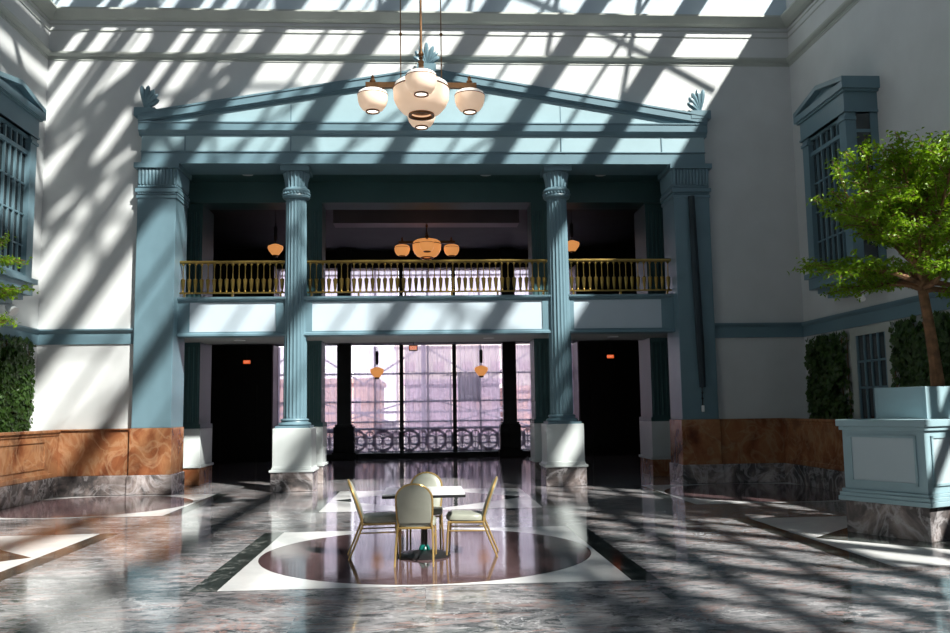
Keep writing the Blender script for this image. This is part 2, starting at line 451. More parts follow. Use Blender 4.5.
# dark strip with white tag on the shaded pilaster
t = thing('dark_strip', 'narrow dark strip with a small white pull running down the shaded pilaster', 'strip', (5.97, 18.48, 1.55))
m = MB(); m.tube([(5.925, 18.445, 6.25), (5.95, 18.445, 4.6), (5.985, 18.445, 3.0), (6.00, 18.445, 2.05)], [.075, .085, .09, .07], 8); m.build('strip', 'strip_dark', t, smooth=True)
m = MB(); m.tube([(6.00, 18.49, 2.06), (6.0, 18.49, 1.66)], .012, 6)
for q in range(4): m.lathe([(.005, 1.78 + .12 * q), (.03, 1.81 + .12 * q), (.005, 1.84 + .12 * q)], 8, (6.0, 18.485))
m.build('cord', 'black', t)
MB().box(5.97, 6.03, 18.46, 18.50, 1.52, 1.66).build('pull', 'white', t, bevel=.01)

# ------------------------------------------------------------------ columns
def flute(a, z, n=20, d=.085):
    k = (a * n / (2 * PI)) % 1.; s = math.sin(PI * k); return 1 - d * (s ** .8)
def column(x, label, group=None):
    y = 18.93
    t = thing('fluted_column', label, 'column', (x, y, 0))
    h = .435
    p = MB(); p.box(x - h, x + h, y - h, y + h, 0, .40); p.build('marble_foot', 'gmarble', t, bevel=.012)
    p = MB(); p.box(x - h - .03, x + h + .03, y - h - .03, y + h + .03, .40, .45)
    p.prism([(x - h + .0, .45), (x + h - .0, .45), (x + h - .04, .52), (x - h + .04, .52)], 'y', y - h, y + h)
    p.box(x - h + .03, x + h - .03, y - h + .03, y + h - .03, .5, 1.31); p.build('plinth', 'plinth', t, bevel=.01)
    b = MB(); b.box(x - .36, x + .36, y - .36, y + .36, 1.31, 1.36)
    b.lathe([(.33, 1.36), (.355, 1.385), (.33, 1.42), (.29, 1.435), (.28, 1.455), (.305, 1.475), (.29, 1.50), (.255, 1.51)], 40, (x, y)); b.build('base_ring', 'teal', t, smooth=True)
    s = MB(); N = 120
    zs = [1.50, 1.56] + [1.6 + (6.26 - 1.6) * i / 10 for i in range(11)] + [6.30]
    def rr(z): u = (z - 1.5) / 4.8; return .252 - .03 * u ** 1.6
    s.lathe([(rr(z), z) for z in zs], N, (x, y), lambda a, z: flute(a, z) if 1.55 < z < 6.28 else .97); s.build('shaft', 'teal', t, smooth=True)
    c = MB()
    c.lathe([(.225, 6.28), (.285, 6.31), (.30, 6.34), (.285, 6.38), (.26, 6.39), (.27, 6.41), (.295, 6.44), (.30, 6.47), (.28, 6.51), (.25, 6.53)], 40, (x, y))
    for i in range(24):
        a = 2 * PI * i / 24; cx, cy = x + .285 * math.cos(a), y + .285 * math.sin(a)
        c.lathe([(.004, 6.36), (.03, 6.385), (.03, 6.41), (.004, 6.43)], 6, (cx, cy)); 
    c.lathe([(.245, 6.52), (.25, 6.6), (.262, 6.72), (.29, 6.83), (.30, 6.87)], 120, (x, y), lambda a, z: flute(a, z, 20, .10))
    c.box(x - .31, x + .31, y - .31, y + .31, 6.88, 6.995)
    c.build('capital', 'teal', t, smooth=True)
    return t
column(A - 2.885, 'fluted teal column in sunlight before the balcony, nearer the truss-shadowed pilaster')
column(A + 2.885, 'fluted teal column mostly in shade, its capital and plinth catching patches of sun')

# second row square piers
def pier(x0, x1, y0, y1, label, marble='gmarble', z_top=6.6):
    xc = (x0 + x1) / 2
    t = thing('square_pier', label, 'pier', (xc, (y0 + y1) / 2, 0))
    MB().box(x0 - .05, x1 + .05, y0 - .05, y1 + .05, 0, .40).build('marble_foot', marble, t, bevel=.01)
    m = MB(); m.box(x0 - .08, x1 + .08, y0 - .08, y1 + .08, .40, .46); m.box(x0 - .04, x1 + .04, y0 - .04, y1 + .04, .46, 1.30); m.build('plinth', 'plinth', t, bevel=.01)
    m = MB(); m.box(x0, x1, y0, y1, 1.30, z_top)
    for k in range(7):
        xx = x0 + (x1 - x0) * (k + .5) / 7; m.tube([(xx, y0, 1.45), (xx, y0, 3.2)], .028, 6); m.tube([(xx, y0, 4.2), (xx, y0, z_top - .2)], .028, 6)
    m.box(x0 - .04, x1 + .04, y0 - .04, y1 + .04, 1.30, 1.40)
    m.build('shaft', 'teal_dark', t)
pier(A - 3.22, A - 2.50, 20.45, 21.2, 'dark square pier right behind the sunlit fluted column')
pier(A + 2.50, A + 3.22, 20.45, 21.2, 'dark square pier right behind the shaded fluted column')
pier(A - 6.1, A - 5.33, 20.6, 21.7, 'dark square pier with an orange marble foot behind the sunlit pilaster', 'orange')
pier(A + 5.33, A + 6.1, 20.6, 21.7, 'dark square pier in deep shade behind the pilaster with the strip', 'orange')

# ------------------------------------------------------------------ entablature and pediment
t = thing('pediment', 'wide teal pediment and entablature crossing the facade above the columns', 'pediment', (A, 18.7, 6.99))
X0, X1 = A - 6.12, A + 6.17
m = MB(); m.box(X0, X1, 18.50, 19.40, 6.99, 7.235); m.box(X0 - .01, X1 + .01, 18.475, 19.40, 7.235, 7.262); m.build('architrave', 'teal', t, bevel=.004)
m = MB(); m.box(X0, X1, 18.50, F + .02, 7.262, 7.64); m.build('frieze', 'teal_pale', t)
m = MB()
pr = [(18.8, 7.60), (18.48, 7.60), (18.47, 7.64), (18.45, 7.66), (18.41, 7.69), (18.40, 7.70), (18.40, 7.845), (18.38, 7.86), (18.38, 7.885), (18.8, 7.89)]
m.prism(pr, 'x', X0 - .05, X1 + .05); m.build('cornice', 'teal', t)
MB().prism([(X0, 7.85), (X1, 7.85), (A, 9.0)], 'y', 18.49, F + .02).build('tympanum', 'teal_pale', t)
for q in (-5.2, -2.95, 2.95, 5.2):
    MB().box(A + q - .01, A + q + .01, 18.484, 18.5, 7.27, 7.6).build('panel_joint', 'teal', t)
    if abs(q) < 4: MB().box(A + q - .01, A + q + .01, 18.484, 18.5, 7.86, 8.3).build('panel_joint', 'teal', t)
def rake(sx):
    m = MB(); xe = (X0 - .06) if sx < 0 else (X1 + .06)
    def seg(ya, za, zb, yb=18.72):      # slab with front at ya, from offset za..zb below the top line
        return [((xe, 8.08 - za), (A, 9.12 - za), (A, 9.12 - zb), (xe, 8.08 - zb)), ya, yb]
    for poly, ya, yb in (seg(18.37, 0, .04), seg(18.39, .04, .19), seg(18.42, .19, .215), seg(18.46, .215, .26)):
        m.prism([p for p in poly], 'y', ya, yb)
    m.build('raking_cornice', 'teal', t)
rake(-1); rake(1)
def acroterion(xc, y, z, s, side):
    """palmette: a fan of curved leaves on a small block"""
    m = MB(); m.box(xc - .26 * s, xc + .26 * s, y - .10, y + .12, z, z + .22 * s)
    angs = [-60, -40, -20, 0, 20, 40, 60] if side == 0 else [side * q for q in (-8, 8, 24, 40, 58)]
    for a in angs:
        r = math.radians(a); L = (.62 - .0035 * abs(a)) * s
        base = Vector((xc, y, z + .2 * s)); d = Vector((math.sin(r), 0, math.cos(r)))
        pts = [base + d * L * u + Vector((0, -.10 * math.sin(u * PI * .5) * s, 0)) for u in (0, .25, .5, .75, .92, 1)]
        m.tube(pts, [.03 * s, .05 * s, .065 * s, .07 * s, .05 * s, .015 * s], 7)
    m.build('acroterion', 'teal', t, smooth=True)
acroterion(A, 18.45, 9.03, .8, 0)
acroterion(X0 + .08, 18.48, 8.0, .85, 1)
acroterion(X1 - .08, 18.48, 8.0, .85, -1)

# ------------------------------------------------------------------ balcony front
def balcony(x0, x1, px0, px1, label):
    t = thing('balcony_front', label, 'balcony', ((x0 + x1) / 2, 18.95, 3.3))
    y0 = 18.86
    m = MB(); m.box(x0, x1, y0 + .03, y0 + .30, 3.30, 4.08)
    # frame around the panel
    m.box(x0, x1, y0, y0 + .05, 3.30, 3.385); m.box(x0, x1, y0, y0 + .05, 4.02, 4.08)
    m.box(x0, px0, y0, y0 + .05, 3.385, 4.02); m.box(px1, x1, y0, y0 + .05, 3.385, 4.02)
    m.build('beam', 'teal', t)
    MB().box(px0, px1, y0 + .02, y0 + .04, 3.385, 4.02).build('panel', 'panel', t)
    m = MB(); m.prism([(y0 + .1, 4.06), (y0 - .03, 4.06), (y0 - .07, 4.09), (y0 - .08, 4.13), (y0 + .3, 4.14)], 'x', x0, x1)
    m.prism([(y0 + .1, 3.36), (y0 - .02, 3.36), (y0 - .05, 3.33), (y0 - .05, 3.29), (y0 + .3, 3.28)], 'x', x0, x1); m.build('ledge', 'teal', t)
balcony(A - 5.38, A - 2.9, A - 5.13, A - 3.30, 'sunlit end bay of the balcony front, with a pale panel between pilaster and column')
balcony(A - 2.88, A + 2.88, A - 2.52, A + 2.50, 'wide middle bay of the balcony front, with a long pale panel between the columns')
balcony(A + 2.9, A + 5.44, A + 3.20, A + 5.16, 'shaded end bay of the balcony front, with a dull blue panel')
def balustrade(x0, x1, label):
    yc = 18.98
    t = thing('brass_balustrade', label, 'railing', ((x0 + x1) / 2, yc, 4.14))
    m = MB(); m.box(x0, x1, yc - .05, yc + .05, 4.90, 4.945); m.box(x0, x1, yc - .035, yc + .035, 4.885, 4.90); m.build('top_rail', 'brass', t, bevel=.006)
    m = MB(); m.box(x0, x1, yc - .03, yc + .03, 4.225, 4.255); m.build('bottom_rail', 'brass', t)
    n = int(round((x1 - x0) / .1345)); first = None
    for i in range(n):
        x = x0 + (x1 - x0) * (i + .5) / n
        if first is None:
            b = MB(); b.lathe([(.018, 4.255), (.030, 4.27), (.020, 4.29), (.030, 4.34), (.044, 4.48), (.048, 4.535), (.030, 4.548), (.012, 4.56), (.010, 4.62), (.010, 4.83), (.016, 4.84), (.034, 4.862), (.030, 4.882), (.012, 4.888)], 10, (x, yc))
            first = b.build('baluster', 'brass', t, smooth=True); fx = x
        else:
            c = first.copy(); COL.objects.link(c); c.parent = t; c.location.x = x - fx
    k = max(2, int(round((x1 - x0) / 1.1)))
    for i in range(k + 1):
        x = x0 + .1 + (x1 - x0 - .2) * i / k
        MB().box(x - .02, x + .02, yc - .02, yc + .02, 4.13, 4.24).build('foot_post', 'brass', t)
balustrade(A - 5.38, A - 3.12, 'short brass balustrade in sun between the pilaster and the lit column')
balustrade(A - 2.65, A + 2.65, 'long brass balustrade between the two fluted columns')
balustrade(A + 3.12, A + 5.44, 'short brass balustrade in shade between column and pilaster')

# ------------------------------------------------------------------ inner halls (dark)
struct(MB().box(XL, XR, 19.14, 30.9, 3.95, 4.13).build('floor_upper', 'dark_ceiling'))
m = MB(); m.box(XL, XR, 19.1, 21.2, 3.30, 3.36); struct(m.build('ceiling_porch', 'soffit'))
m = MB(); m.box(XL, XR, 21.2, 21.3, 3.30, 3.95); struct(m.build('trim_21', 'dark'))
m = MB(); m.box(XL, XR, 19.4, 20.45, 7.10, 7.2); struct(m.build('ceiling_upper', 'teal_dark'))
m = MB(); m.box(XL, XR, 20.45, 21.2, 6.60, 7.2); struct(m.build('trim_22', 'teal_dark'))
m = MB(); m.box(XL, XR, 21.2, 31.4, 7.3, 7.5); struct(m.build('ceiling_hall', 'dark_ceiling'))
m = MB(); m.box(A - 2.6, A + 2.6, 23.9, 24.5, 6.85, 7.3); struct(m.build('trim_23', 'jamb'))
# dark linings of the side walls behind the portico
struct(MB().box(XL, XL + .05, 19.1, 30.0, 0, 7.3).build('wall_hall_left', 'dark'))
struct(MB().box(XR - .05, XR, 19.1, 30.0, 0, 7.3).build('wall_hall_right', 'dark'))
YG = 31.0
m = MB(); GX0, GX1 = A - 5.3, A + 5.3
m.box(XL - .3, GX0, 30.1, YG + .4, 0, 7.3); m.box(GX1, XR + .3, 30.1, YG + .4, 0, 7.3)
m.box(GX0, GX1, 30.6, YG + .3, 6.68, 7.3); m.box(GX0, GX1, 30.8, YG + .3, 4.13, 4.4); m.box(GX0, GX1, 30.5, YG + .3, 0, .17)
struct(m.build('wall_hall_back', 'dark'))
for sx in (-1, 1):
    for z0, z1 in ((.17, 3.95), (4.4, 6.68)):
        x = A + sx * 5.3
        struct(MB().box(x - sx * .04, x + sx * .01, 30.08, 31.3, z0, z1).build('trim_%d' % (24 + (sx > 0) + 2 * (z0 > 3)), 'jamb'))

# the big window wall
t = thing('window_4', None, None, (A, YG, 0), kind='structure')
fr = MB(); posts = [A - .90, A + .96, A - 2.85 - .0, A + 2.85, A - 4.1, A + 4.1]
for x in (A - .90, A + .96):
    MB().box(x - .07, x + .07, 30.62, 30.78, 0.17, 3.95).build('door_post', 'black', t)
    MB().box(x - .07, x + .07, 30.62, 30.78, 4.4, 6.68).build('door_post', 'black', t)
for x in [A - 5.24, A - 3.75, A - 1.85, A + .03, A + 1.9, A + 3.75, A + 5.24]:
    fr.box(x - .035, x + .035, YG + .1, YG + .16, .17, 3.95); fr.box(x - .035, x + .035, YG + .1, YG + .16, 4.4, 6.68)
for z in (1.02, 1.25, 1.96, 2.95, 5.5, 6.5): fr.box(GX0, GX1, YG + .1, YG + .16, z - .03, z + .03)
fr.build('window_frame', 'iron', t)
# scroll grille
g = MB()
def ring(xc, zc, r, rr=.022, a0=0, a1=2 * PI, n=18):
    g.tube([(xc + r * math.cos(a0 + (a1 - a0) * i / n), YG + .06, zc + r * math.sin(a0 + (a1 - a0) * i / n)) for i in range(n + 1)], rr, 5)
x = GX0
while x < GX1 - .2:
    xc = x + .46
    ring(xc - .46, .60, .34, .045, -PI / 2, PI / 2); ring(xc + .47, .60, .34, .045, PI / 2, 1.5 * PI); ring(xc - .30, .60, .15, .035); ring(xc + .30, .60, .15, .035); ring(xc, .80, .12, .03); ring(xc, .40, .12, .03)
    g.tube([(xc, YG + .06, .2), (xc, YG + .06, 1.0)], .018, 5); g.tube([(xc - .46, YG + .06, .60), (xc + .46, YG + .06, .60)], .015, 5)
    g.tube([(xc - .46, YG + .06, .2), (xc - .46, YG + .06, 1.0)], .03, 5)
    ring(xc - .46, .28, .12, .016); ring(xc - .46, .90, .12, .016)
    x += .933
g.tube([(GX0, YG + .06, .21), (GX1, YG + .06, .21)], .03, 5); g.tube([(GX0, YG + .06, 1.0), (GX1, YG + .06, 1.0)], .035, 5)
g.build('scroll_grille', 'iron', t)
g = MB(); g.box(GX0, GX1, YG + .18, YG + .19, .17, 3.95); g.box(GX0, GX1, YG + .18, YG + .19, 4.4, 6.68); g.build('pane', 'clear', t)
# upper window ornament: crenel like heads at the foot of the glazing
def curtain(x0, x1, z0, z1, label, grp=None):
    vs = []; fs = []; n = int((x1 - x0) * 34); ph = random.random() * 6
    for j, z in enumerate((z0, z1)):
        for i in range(n + 1):
            x = x0 + (x1 - x0) * i / n
            vs.append((x, YG - .03 + .03 * math.sin(x * 38 + ph) + .018 * math.sin(x * 67 + 2 * ph), z))
    for i in range(n): fs.append((i, i + 1, n + 2 + i, n + 1 + i))
    m = MB(); m.add(vs, fs); o = m.build('sheer_curtain', 'sheer', smooth='all', fixn=False)
    tag(o, label, 'curtain')
curtain(GX0 + .06, A - 3.1, .19, 3.93, 'narrow lilac sheer curtain glimpsed between the first fluted column and the dark round column')
curtain(A - 2.6, A - 1.0, .19, 3.93, 'lilac sheer curtain behind the amber pendant hanging nearer the sunlit column')
curtain(A - .8, A + .86, .19, 3.93, 'lilac sheer curtain in the middle bay, below the lit exit sign')
curtain(A + 1.06, A + 2.6, .19, 3.93, 'lilac sheer curtain veiling the brown hanging sign')
curtain(A + 3.1, GX1 - .06, .19, 3.93, 'narrow lilac sheer curtain glimpsed before the shaded fluted column')
curtain(GX0 + .06, A - 1.0, 4.42, 6.66, 'upper sheer curtain seen through the long balustrade, nearest the sunlit column')
curtain(A - .8, A + .86, 4.42, 6.66, 'upper sheer curtain seen through the middle of the long balustrade')
curtain(A + 1.06, GX1 - .06, 4.42, 6.66, 'upper sheer curtain seen through the long balustrade, nearest the shaded column')
# dark round columns before the windows
for sx, lab in ((-1, 'dark round column before the curtained window, nearer the sunlit fluted column'), (1, 'dark round column before the curtained window, nearer the shaded fluted column')):
    x = A + sx * 2.86; y = 30.3
    t = thing('dark_column', lab, 'column', (x, y, 0))
    m = MB(); m.box(x - .40, x + .40, y - .3, y + .3, 0, .25); m.box(x - .35, x + .35, y - .28, y + .28, .25, 1.12); m.build('plinth', 'dark', t, bevel=.02)
    m = MB(); m.box(x - .30, x + .30, y - .26, y + .26, 1.12, 1.2); m.box(x - .235, x + .235, y - .2, y + .2, 1.2, 3.95); m.box(x - .235, x + .235, y - .2, y + .2, 4.13, 7.3); m.build('shaft', 'black', t)

# doors in the dark side bays (barely lit)
for k, (xa, xb) in enumerate(((A - 7.0, A - 5.8), (A + 5.8, A + 7.0))):
    t = thing('door_%d' % (k + 1), None, None, ((xa + xb) / 2, 30.05, 0), kind='structure')
    MB().box(xa, xb, 30.04, 30.09, 0, 2.6).build('door_leaf', 'dark', t)
    MB().box(xa - .1, xa, 30.0, 30.09, 0, 2.7).build('door_frame', 'dark', t)

# ------------------------------------------------------------------ exit signs, downlights, pendants
def text_mesh(body, size, mat, parent, loc, extrude=.004):
    cu = bpy.data.curves.new('lettering', 'FONT'); cu.body = body; cu.size = size; cu.extrude = extrude; cu.align_x = 'CENTER'; cu.align_y = 'CENTER'
    o = bpy.data.objects.new('tmp', cu); COL.objects.link(o); dg = bpy.context.evaluated_depsgraph_get(); dg.update()
    me = bpy.data.meshes.new_from_object(o.evaluated_get(dg)); bpy.data.objects.remove(o)
    me.materials.clear(); me.materials.append(M[mat])
    q = bpy.data.objects.new('lettering', me); COL.objects.link(q); q.parent = parent; q.location = loc; q.rotation_euler.x = PI / 2; return q
def exit_sign(x, y, z, w_, h_, label, lit, rod):
    t = thing('exit_sign', label, 'sign', (x, y, z))
    MB().box(x - w_ / 2, x + w_ / 2, y, y + .06, z - h_ / 2, z + h_ / 2).build('housing', 'bronze' if lit else 'exit_red', t, bevel=.008)
    MB().box(x - w_ / 2 + .025, x + w_ / 2 - .025, y - .006, y, z - h_ / 2 + .025, z + h_ / 2 - .025).build('face', 'exit_face' if lit else 'exit_red', t)
    text_mesh('EXIT', h_ * .72, 'exit_red' if lit else 'exit_face', t, (0, -.010, 0))
    MB().tube([(x, y + .03, z + h_ / 2), (x, y + .03, rod)], .01, 6).build('hanger', 'black', t)
exit_sign(-.28, 24.0, 3.36, .24, .16, 'lit exit sign hanging before the middle curtain', True, 3.95)
exit_sign(-5.22, 26.0, 3.14, .20, .10, 'dim red exit sign glowing in the dark bay behind the sunlit end of the balcony', False, 3.95)
exit_sign(5.66, 26.0, 3.18, .20, .10, 'dim red exit sign glowing in the dark bay behind the shaded end of the balcony', False, 3.95)
def downlight(x, y, z, label):
    t = thing('recessed_downlight', label, 'light', (x, y, z - .02))
    MB().lathe([(.10, z - .012), (.13, z - .012), (.13, z - .001), (.10, z - .001)], 20, (x, y)).build('trim_ring', 'white', t)
    MB().lathe([(.003, z - .010), (.10, z - .010)], 20, (x, y), caps=False).build('lens', 'downlight', t)
for x, z, lab in ((-4.2, 3.3, 'round downlight in the low soffit above the dark opening beside the sunlit pilaster'), (1.52, 3.3, 'round downlight in the low soffit over the curtained window'), (4.44, 3.3, 'round downlight in the low soffit beside the shaded pilaster'),
                  (-4.0, 7.1, 'small downlight high in the upper ceiling beyond the sunlit capital'), (1.49, 7.1, 'small downlight high in the upper ceiling near the middle'), (4.2, 7.1, 'small downlight high in the upper ceiling between the shaded column and pilaster')):
    downlight(x, 20.1 if z < 5 else 19.75, z, lab)
def pendant(x, y, z, label, cat='lamp'):
    t = thing('pendant_lamp', label, cat, (x, y, z), 'amber pendants')
    del t['group']
    MB().lathe([(.05, z - .17), (.10, z - .14), (.19, z - .02), (.215, z + .05), (.20, z + .10), (.08, z + .15), (.04, z + .16)], 24, (x, y)).build('glass_bowl', 'amber_bowl', t, smooth=True)
    MB().lathe([(.07, z - .21), (.075, z - .15), (.05, z - .14)], 16, (x, y)).build('bottom_cap', 'bronze', t)
    m = MB(); m.tube([(x, y, z + .15), (x, y, z + .75)], .012, 6); m.lathe([(.03, z + .24), (.045, z + .3), (.05, z + .6), (.03, z + .66)], 12, (x, y)); m.tube([(x, y, z + .75), (x, y, 3.95 if z < 4 else 7.3)], .006, 5); m.build('stem', 'black', t)
pendant(-1.44, 27.0, 2.83, 'amber glass pendant hanging before the curtain nearer the sunlit fluted column')
pendant(1.79, 27.0, 2.84, 'amber glass pendant hanging before the curtain beside the brown sign')
pendant(-4.07, 24.0, 6.13, 'amber bowl lamp above the short sunlit balustrade, half behind the fluted column')
pendant(4.22, 24.0, 6.20, 'amber bowl lamp above the short shaded balustrade, half behind the fluted column')

# chandeliers: four small bowls round one large bowl
def chandelier(x, y, z, label, bowl, rim, core, ztop, rods=True):
    t = thing('bowl_chandelier', label, 'chandelier', (x, y, z - .4))
    def bowlset(cx, cy, cz, r, name, large):
        k = r / .215; q = .70 if large else .86; ro = .092 if large else .092
        b = MB().lathe([(ro * k, cz - .20 * k * q), (.148 * k, cz - .168 * k * q), (.188 * k, cz - .10 * k * q), (.210 * k, cz - .02 * k), (.215 * k, cz + .055 * k)], 36, (cx, cy), caps=False)
        o = b.build(name, bowl, t, smooth=True)
        MB().lathe([(.215 * k, cz + .055 * k), (.219 * k, cz + .058 * k), (.219 * k, cz + .064 * k), (.212 * k, cz + .068 * k)], 36, (cx, cy), caps=False).build('band', 'bronze', o)
        MB().lathe([(.212 * k, cz + .068 * k), (.20 * k, cz + .10 * k), (.16 * k, cz + .125 * k), (.10 * k, cz + .14 * k), (.004, cz + .145 * k)], 36, (cx, cy), caps=False).build('lid', rim, o, smooth=True)
        MB().lathe([((ro - .012) * k, cz - .19 * k * q), ((ro - .008) * k, cz - .22 * k * q), ((ro + .008) * k, cz - .22 * k * q), ((ro + .006) * k, cz - .19 * k * q)], 30, (cx, cy), caps=False).build('bottom_ring', 'bronze', o)
        MB().lathe([(.002, cz - (.17 if large else .207) * k * q), ((ro - .01) * k, cz - (.17 if large else .2) * k * q)], 24, (cx, cy), caps=False).build('lens', core if not large else 'bronze', o)
    bowlset(x, y, z + .03, .40, 'large_bowl', True)
    R_ = .69
    for (dx, dy) in ((-1, 0), (1, 0), (0, -1), (0, 1)):
        bowlset(x + dx * R_, y + dy * R_, z - .01, .215, 'small_bowl', False)
    a = MB()
    a.box(x - R_ - .10, x + R_ + .10, y - .035, y + .035, z + .16, z + .235); a.box(x - .035, x + .035, y - R_ - .1, y + R_ + .1, z + .16, z + .235)
    for (dx, dy) in ((-1, 0), (1, 0), (0, -1), (0, 1)): a.lathe([(.03, z + .235), (.045, z + .26), (.02, z + .30), (.03, z + .32), (.005, z + .35)], 10, (x + dx * R_, y + dy * R_))
    a.build('arm', 'bronze', t)
    s = MB(); s.lathe([(.10, z + .2), (.12, z + .26), (.07, z + .33), (.05, z + .42), (.03, z + .5)], 16, (x, y)); s.tube([(x, y, z + .4), (x, y, ztop)], .018, 8)
    s.lathe([(.02, z + .62), (.045, z + .66), (.02, z + .72)], 10, (x, y)); s.build('centre_stem', 'bronze', t, smooth=True)
    if rods:
        for dx, dy in ((-.29, 0), (.29, 0)):
            r = MB(); r.tube([(x + dx, y + dy, z + .22), (x + dx, y + dy, ztop)], .008, 6); r.lathe([(.008, z + .93), (.028, z + .96), (.008, z + .99)], 10, (x + dx, y + dy)); r.build('hanging_rod', 'bronze', t)
    return t
chandelier(.0, 12.0, 6.06, 'large hanging chandelier of cream bowls on bronze arms in the sunlit hall', 'lamp_bowl', 'lamp_rim', 'lamp_core', vz(0) - .05)
chandelier(.12, 24.0, 6.12, 'amber lit chandelier glimpsed just above the long brass balustrade', 'amber_bowl', 'amber_bowl', 'amber_core', 7.3, False)

# ------------------------------------------------------------------ oriel windows
def oriel(mir, label, n):
    f = (lambda x: .32 - x) if mir else (lambda x: x)
    t = thing('oriel_window', label, 'window', (f(8.1), 16.0, 3.8))
    def bx(m, x0, x1, *a): m.box(f(x0), f(x1), *a)
    Y0, Y1, XF = 15.10, 16.92, 7.80
    W = 8.42
    m = MB(); bx(m, XF - .02, W, Y0 - .02, Y1 + .02, 7.0, 7.42); bx(m, XF - .04, W, Y0 - .04, Y1 + .04, 7.0, 7.04)
    m.build('frieze', 'teal', t)
    m = MB(); bx(m, XF - .10, W, Y0 - .15, Y1 + .13, 7.42, 7.55); bx(m, XF - .06, W, Y0 - .09, Y1 + .08, 7.38, 7.42)
    yc = (Y0 + Y1) / 2
    m.build('cornice', 'teal', t)
    m = MB()
    # low gable: tympanum recessed, raking mouldings proud
    m.prism([(Y0 - .1, 7.55), (Y1 + .1, 7.55), (yc, 7.76)], 'x', f(XF + .02), f(W))
    def rk(ya, za, yb, zb):
        m.prism([(ya, za), (yb, zb), (yb, zb + .09), (ya, za + .09)], 'x', f(XF - .10), f(W))
    rk(Y0 - .15, 7.55, yc, 7.76); rk(Y1 + .13, 7.55, yc, 7.76)
    m.build('gable', 'teal', t)
    m = MB()
    for ya, yb in ((Y0, Y0 + .26), (Y1 - .26, Y1)): bx(m, XF, XF + .2, ya, yb, 4.25, 7.0); bx(m, XF - .03, XF + .2, ya - .02, yb + .02, 6.86, 6.92)
    for ya in (Y0, Y1 - .06): bx(m, W - .14, W, ya, ya + .06, 4.25, 7.0)
    m.build('corner_pilaster', 'teal', t)
    m = MB(); bx(m, XF + .05, XF + .12, Y0 + .26, Y1 - .26, 6.62, 6.70)
    wi = Y1 - Y0 - .52
    for k in range(1, 6):
        y = Y0 + .26 + wi * k / 6; r = .022 if k % 2 == 0 else .010; bx(m, XF + .06, XF + .10, y - r, y + r, 4.3, 6.98)
    for z in (4.86, 5.45, 6.04): bx(m, XF + .07, XF + .10, Y0 + .26, Y1 - .26, z - .014, z + .014)
    bx(m, XF + .05, XF + .12, Y0 + .26, Y1 - .26, 4.25, 4.33); bx(m, XF + .05, XF + .12, Y0 + .26, Y1 - .26, 6.94, 7.0)
    for (ya) in (Y0 + .02, Y1 - .06):
        for z in (6.66, 5.45): bx(m, XF + .2, W - .14, ya, ya + .04, z - .03, z + .03)
    m.build('muntins', 'teal', t)
    m = MB(); bx(m, XF + .10, XF + .115, Y0 + .2, Y1 - .2, 4.3, 7.0); bx(m, XF + .15, W - .05, Y0 + .03, Y0 + .045, 4.3, 7.0); bx(m, XF + .15, W - .05, Y1 - .045, Y1 - .03, 4.3, 7.0)
    m.build('pane', 'glass', t)
    m = MB(); bx(m, XF - .08, W, Y0 - .09, Y1 + .09, 4.15, 4.25); bx(m, XF - .02, W, Y0 - .02, Y1 + .02, 3.93, 4.15)
    bx(m, XF + .10, W, Y0 + .10, Y1 - .10, 3.84, 3.93); bx(m, XF + .25, W, Y0 + .2, Y1 - .2, 3.74, 3.84); m.build('sill', 'teal', t)
oriel(False, 'shaded teal oriel window with low gable, half hidden by the tree', 1)
oriel(True, 'teal oriel window on the sunlit side wall, cut by the picture edge', 2)
# windows low in the side walls, between the ivy
for k, (sx, xw) in enumerate(((1, XR), (-1, XL))):
    t = thing('window_%d' % (k + 1), None, None, (xw, 15.8, 1.4), kind='structure')
    d = -sx
    m = MB(); m.box(xw, xw + d * .05, 15.05, 15.25, 1.36, 3.1); m.box(xw, xw + d * .05, 16.35, 16.55, 1.36, 3.1); m.box(xw, xw + d * .05, 15.25, 16.35, 2.95, 3.1); m.build('window_frame', 'trim', t)
    m = MB()
    for y in (15.28, 15.55, 15.8, 16.05, 16.32): m.box(xw + d * .012, xw + d * .04, y - .025, y + .025, 1.36, 2.95)
    for z in (1.95, 2.45): m.box(xw + d * .012, xw + d * .04, 15.25, 16.35, z - .02, z + .02)
    m.build('muntins', 'teal', t)
    MB().box(xw, xw + d * .015, 15.25, 16.35, 1.36, 2.95).build('pane', 'glass', t)
# small white spotlights under the oriels
for x, y, z, sx, lab in ((8.12, 15.35, 3.66, 1, 'small white spotlight under the shaded oriel window'), (-7.75, 16.6, 3.66, -1, 'small white spotlight under the sunlit oriel window')):
    t = thing('spotlight', lab, 'spotlight', (x, y, z))
    MB().tube([(x, y, z + .05), (x - sx * .14, y - .05, z - .08)], [.06, .10], 14).build('head', 'white', t, smooth=True)
    MB().tube([(x + sx * .02, y + .02, z + .09), (x, y, z)], .02, 8).build('bracket', 'white', t)

